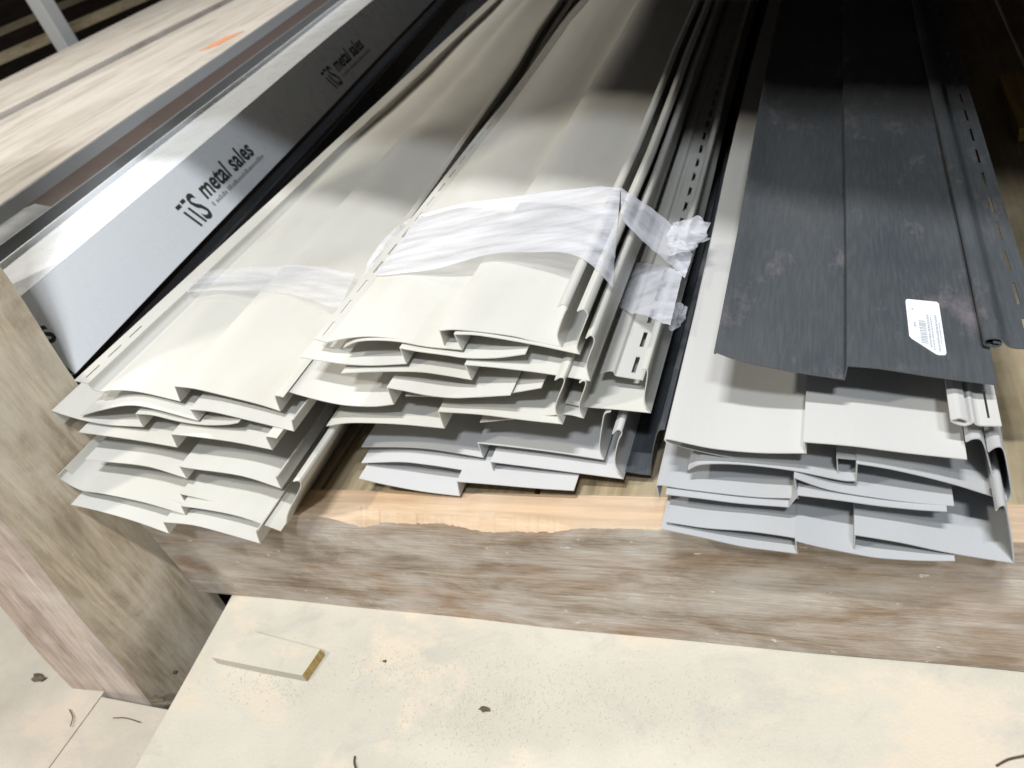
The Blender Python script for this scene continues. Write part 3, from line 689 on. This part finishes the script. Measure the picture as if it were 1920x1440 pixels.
# ------------------------------------------------------------------ upper shelf (unseen, shaped for its shade) and walls added to block light
us = empty('upper_shelf', (0, 1.2, 0.98)); tag(us, 'unseen upper plywood shelf, shaped to shade the siding stacks below', 'shelf')
V = [(-0.98, 0.30, 0.97), (0.9, -0.22, 0.97), (0.9, 2.9, 0.97), (-0.98, 2.9, 0.97)]  # front edge slanted and placed to set the shadow lines on the stacks
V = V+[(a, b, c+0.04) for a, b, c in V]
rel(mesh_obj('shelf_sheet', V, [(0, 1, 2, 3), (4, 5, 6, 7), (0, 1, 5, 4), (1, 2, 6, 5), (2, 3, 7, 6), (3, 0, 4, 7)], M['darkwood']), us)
rw = box('side_blocker', (0.75, 0.3, 0.1), (0.79, 2.9, 0.97), M['darkwood'], None, 0.003); struct(rw)  # unseen, added to shut out light from the right
bw = box('back_blocker', (-0.98, 2.9, 0.0), (0.79, 2.94, 1.0), M['darkwood'], None, 0.003); struct(bw)  # unseen, added to keep the far end of the rack dark

# ------------------------------------------------------------------ small things on the floor
def img_floor(u, v, z=0.0): return onZ((u, v), z)
def offcut():
    P = [img_floor(*p, 0.014) for p in ((396, 1232), (404, 1222), (466, 1186), (474, 1184), (600, 1217), (566, 1266), (480, 1250))]
    q = [(p[0], p[1]) for p in P]; n = len(q)
    V = [(a, b, 0.0138+0.0006*math.sin(40*a)) for a, b in q]+[(a*0.999, b, 0.0008) for a, b in q]
    Fc = [tuple(range(n)), tuple(range(2*n-1, n-1, -1))]+[(i, (i+1) % n, n+(i+1) % n, n+i) for i in range(n)]
    o = mesh_obj('wood_offcut', V, Fc, None, None, mats=[M['floor'], M['chipend']], fmat=[0, 0]+[1 if i in (4,) else 0 for i in range(n)])
    tag(o, 'thin wooden offcut lying on the dusty floor sheet near its corner', 'wood offcut')
offcut()
def tube(name, pts, rad, mat, sides=6):
    P = catmull(pts, 5); V = []; Fc = []; n = len(P)
    for i, p in enumerate(P):
        t = P[min(i+1, n-1)]-P[max(i-1, 0)]; t = t/np.linalg.norm(t); a = np.cross(t, [0, 0, 1.0]); 
        a = a/(np.linalg.norm(a)+1e-9); b = np.cross(t, a); r_ = rad(i/(n-1)) if callable(rad) else rad
        for k in range(sides): V.append(p+r_*(math.cos(6.2832*k/sides)*a+math.sin(6.2832*k/sides)*b))
    for i in range(n-1):
        for k in range(sides): Fc.append((i*sides+k, i*sides+(k+1) % sides, (i+1)*sides+(k+1) % sides, (i+1)*sides+k))
    Fc.append(tuple(range(sides))); Fc.append(tuple((n-1)*sides+k for k in range(sides)))
    return mesh_obj(name, V, Fc, mat, None, True, 60)
def bent(pl, z, rad, mat, name, label, cat):
    o = tube(name, [img_floor(*p, z+0.001*i) for i, p in enumerate(pl)], rad, mat); tag(o, label, cat); return o
bent([(665, 1418), (664, 1430), (670, 1452)], 0.0022, 0.0010, M['rust'], 'nail', 'short rusty nail on the floor at the bottom edge of the picture', 'nail')
bent([(1868, 1436), (1890, 1424), (1915, 1418), (1945, 1412)], 0.002, 0.0009, M['rust'], 'wire', 'thin dark wire on the floor at the lower right corner', 'wire')
bent([(130, 1330), (136, 1345), (132, 1362)], -0.048, 0.0007, M['rust'], 'twig', 'dark curled splinter on the floor planks left of the seam', 'splinter')
bent([(212, 1346), (235, 1346), (262, 1354)], -0.048, 0.0006, M['rust'], 'twig', 'thin dark splinter on the plank beside the post foot', 'splinter')
M['chipbrown'] = wood('brown_chip', (0.10, 0.075, 0.05), (0.28, 0.22, 0.16), 0, 120)
def pebble(u, v, z, s_, mat, name, label, cat, seed=1):
    c = img_floor(u, v, z); r = random.Random(seed); bm = bmesh.new(); bmesh.ops.create_icosphere(bm, subdivisions=2, radius=1)
    for v_ in bm.verts:
        d = v_.co.copy(); k = 1+0.25*math.sin(5*d.x+seed)+0.2*math.sin(7*d.y+2*seed)+0.15*r.uniform(-1, 1)
        v_.co = Vector((d.x*s_[0]*k, d.y*s_[1]*k, max(-s_[2]*0.4, d.z*s_[2]*k)))+Vector(c)+Vector((0, 0, s_[2]*0.4))
    me = bpy.data.meshes.new(name); bm.to_mesh(me); bm.free(); me.materials.append(mat)
    o = bpy.data.objects.new(name, me); link(o); tag(o, label, cat); return o
pebble(908, 1330, 0.001, (0.007, 0.0035, 0.0016), M['chipbrown'], 'wood_chip', 'dark wood chip amid sawdust at the middle of the floor sheet', 'wood chip', 2)
pebble(72, 1272, -0.049, (0.012, 0.006, 0.004), M['chipbrown'], 'wood_chip', 'dark wood chip on the planks left of the post', 'wood chip', 3)
pebble(296, 1312, -0.049, (0.012, 0.005, 0.003), M['chipbrown'], 'wood_chip', 'flat dark chip in the gap between post foot and floor sheet', 'wood chip', 4)
pebble(330, 1262, -0.049, (0.003, 0.003, 0.003), M['rust'], 'wood_chip', 'tiny reddish chip at the foot of the post', 'wood chip', 5)
pebble(722, 1240, 0.001, (0.0026, 0.002, 0.0012), M['chipbrown'], 'wood_chip', 'tiny dark speck on the sawdust left of the middle', 'wood chip', 6)
# sawdust and grit scattered over the floor
def sawdust():
    r = random.Random(5); V = []; Fc = []
    spots = [(720, 1250, 60, 500), (960, 1300, 110, 1500), (1240, 1320, 90, 800), (500, 1280, 60, 500), (880, 1370, 70, 600)]
    for u, v, sp, n in spots:
        for _ in range(n//2):
            p = img_floor(r.gauss(u, sp), r.gauss(v, sp*0.45))
            if p[1] > -0.006 or p[0] < XF-0.1*p[1]+0.006: continue
            s_ = r.uniform(0.00025, 0.0007); a = r.uniform(0, 6.28); k = len(V); z = 0.0008+amp_z(p[0], p[1])
            for t in range(4): V.append((p[0]+s_*math.cos(a+t*1.57)*(2 if t % 2 else 1), p[1]+s_*math.sin(a+t*1.57)*(2 if t % 2 else 1), z))
            V.append((p[0], p[1], z+s_*0.9)); Fc += [(k, k+1, k+4), (k+1, k+2, k+4), (k+2, k+3, k+4), (k+3, k, k+4)]
    o = mesh_obj('sawdust', V, Fc, M['sawdust']); o['kind'] = 'stuff'; o['label'] = 'pale sawdust and grit scattered over the floor sheet'; o['category'] = 'sawdust'
def amp_z(x, y): return 0.0012*math.sin(9*x+5*y)*math.sin(7*y-3*x)
M['sawdust'] = simple('sawdust_grain', (0.66, 0.58, 0.48), 0.9)
sawdust()
yb = onZ((1905, 190), 0.20)
o = box('yellow_board', (yb[0]-0.010, yb[1]-0.10, ZT), (yb[0]+0.12, yb[1]+0.10, ZT+0.02), M['yellowwood'], None, 0.002)
tag(o, 'small yellow board end in the shadow right of the charcoal panel', 'board')
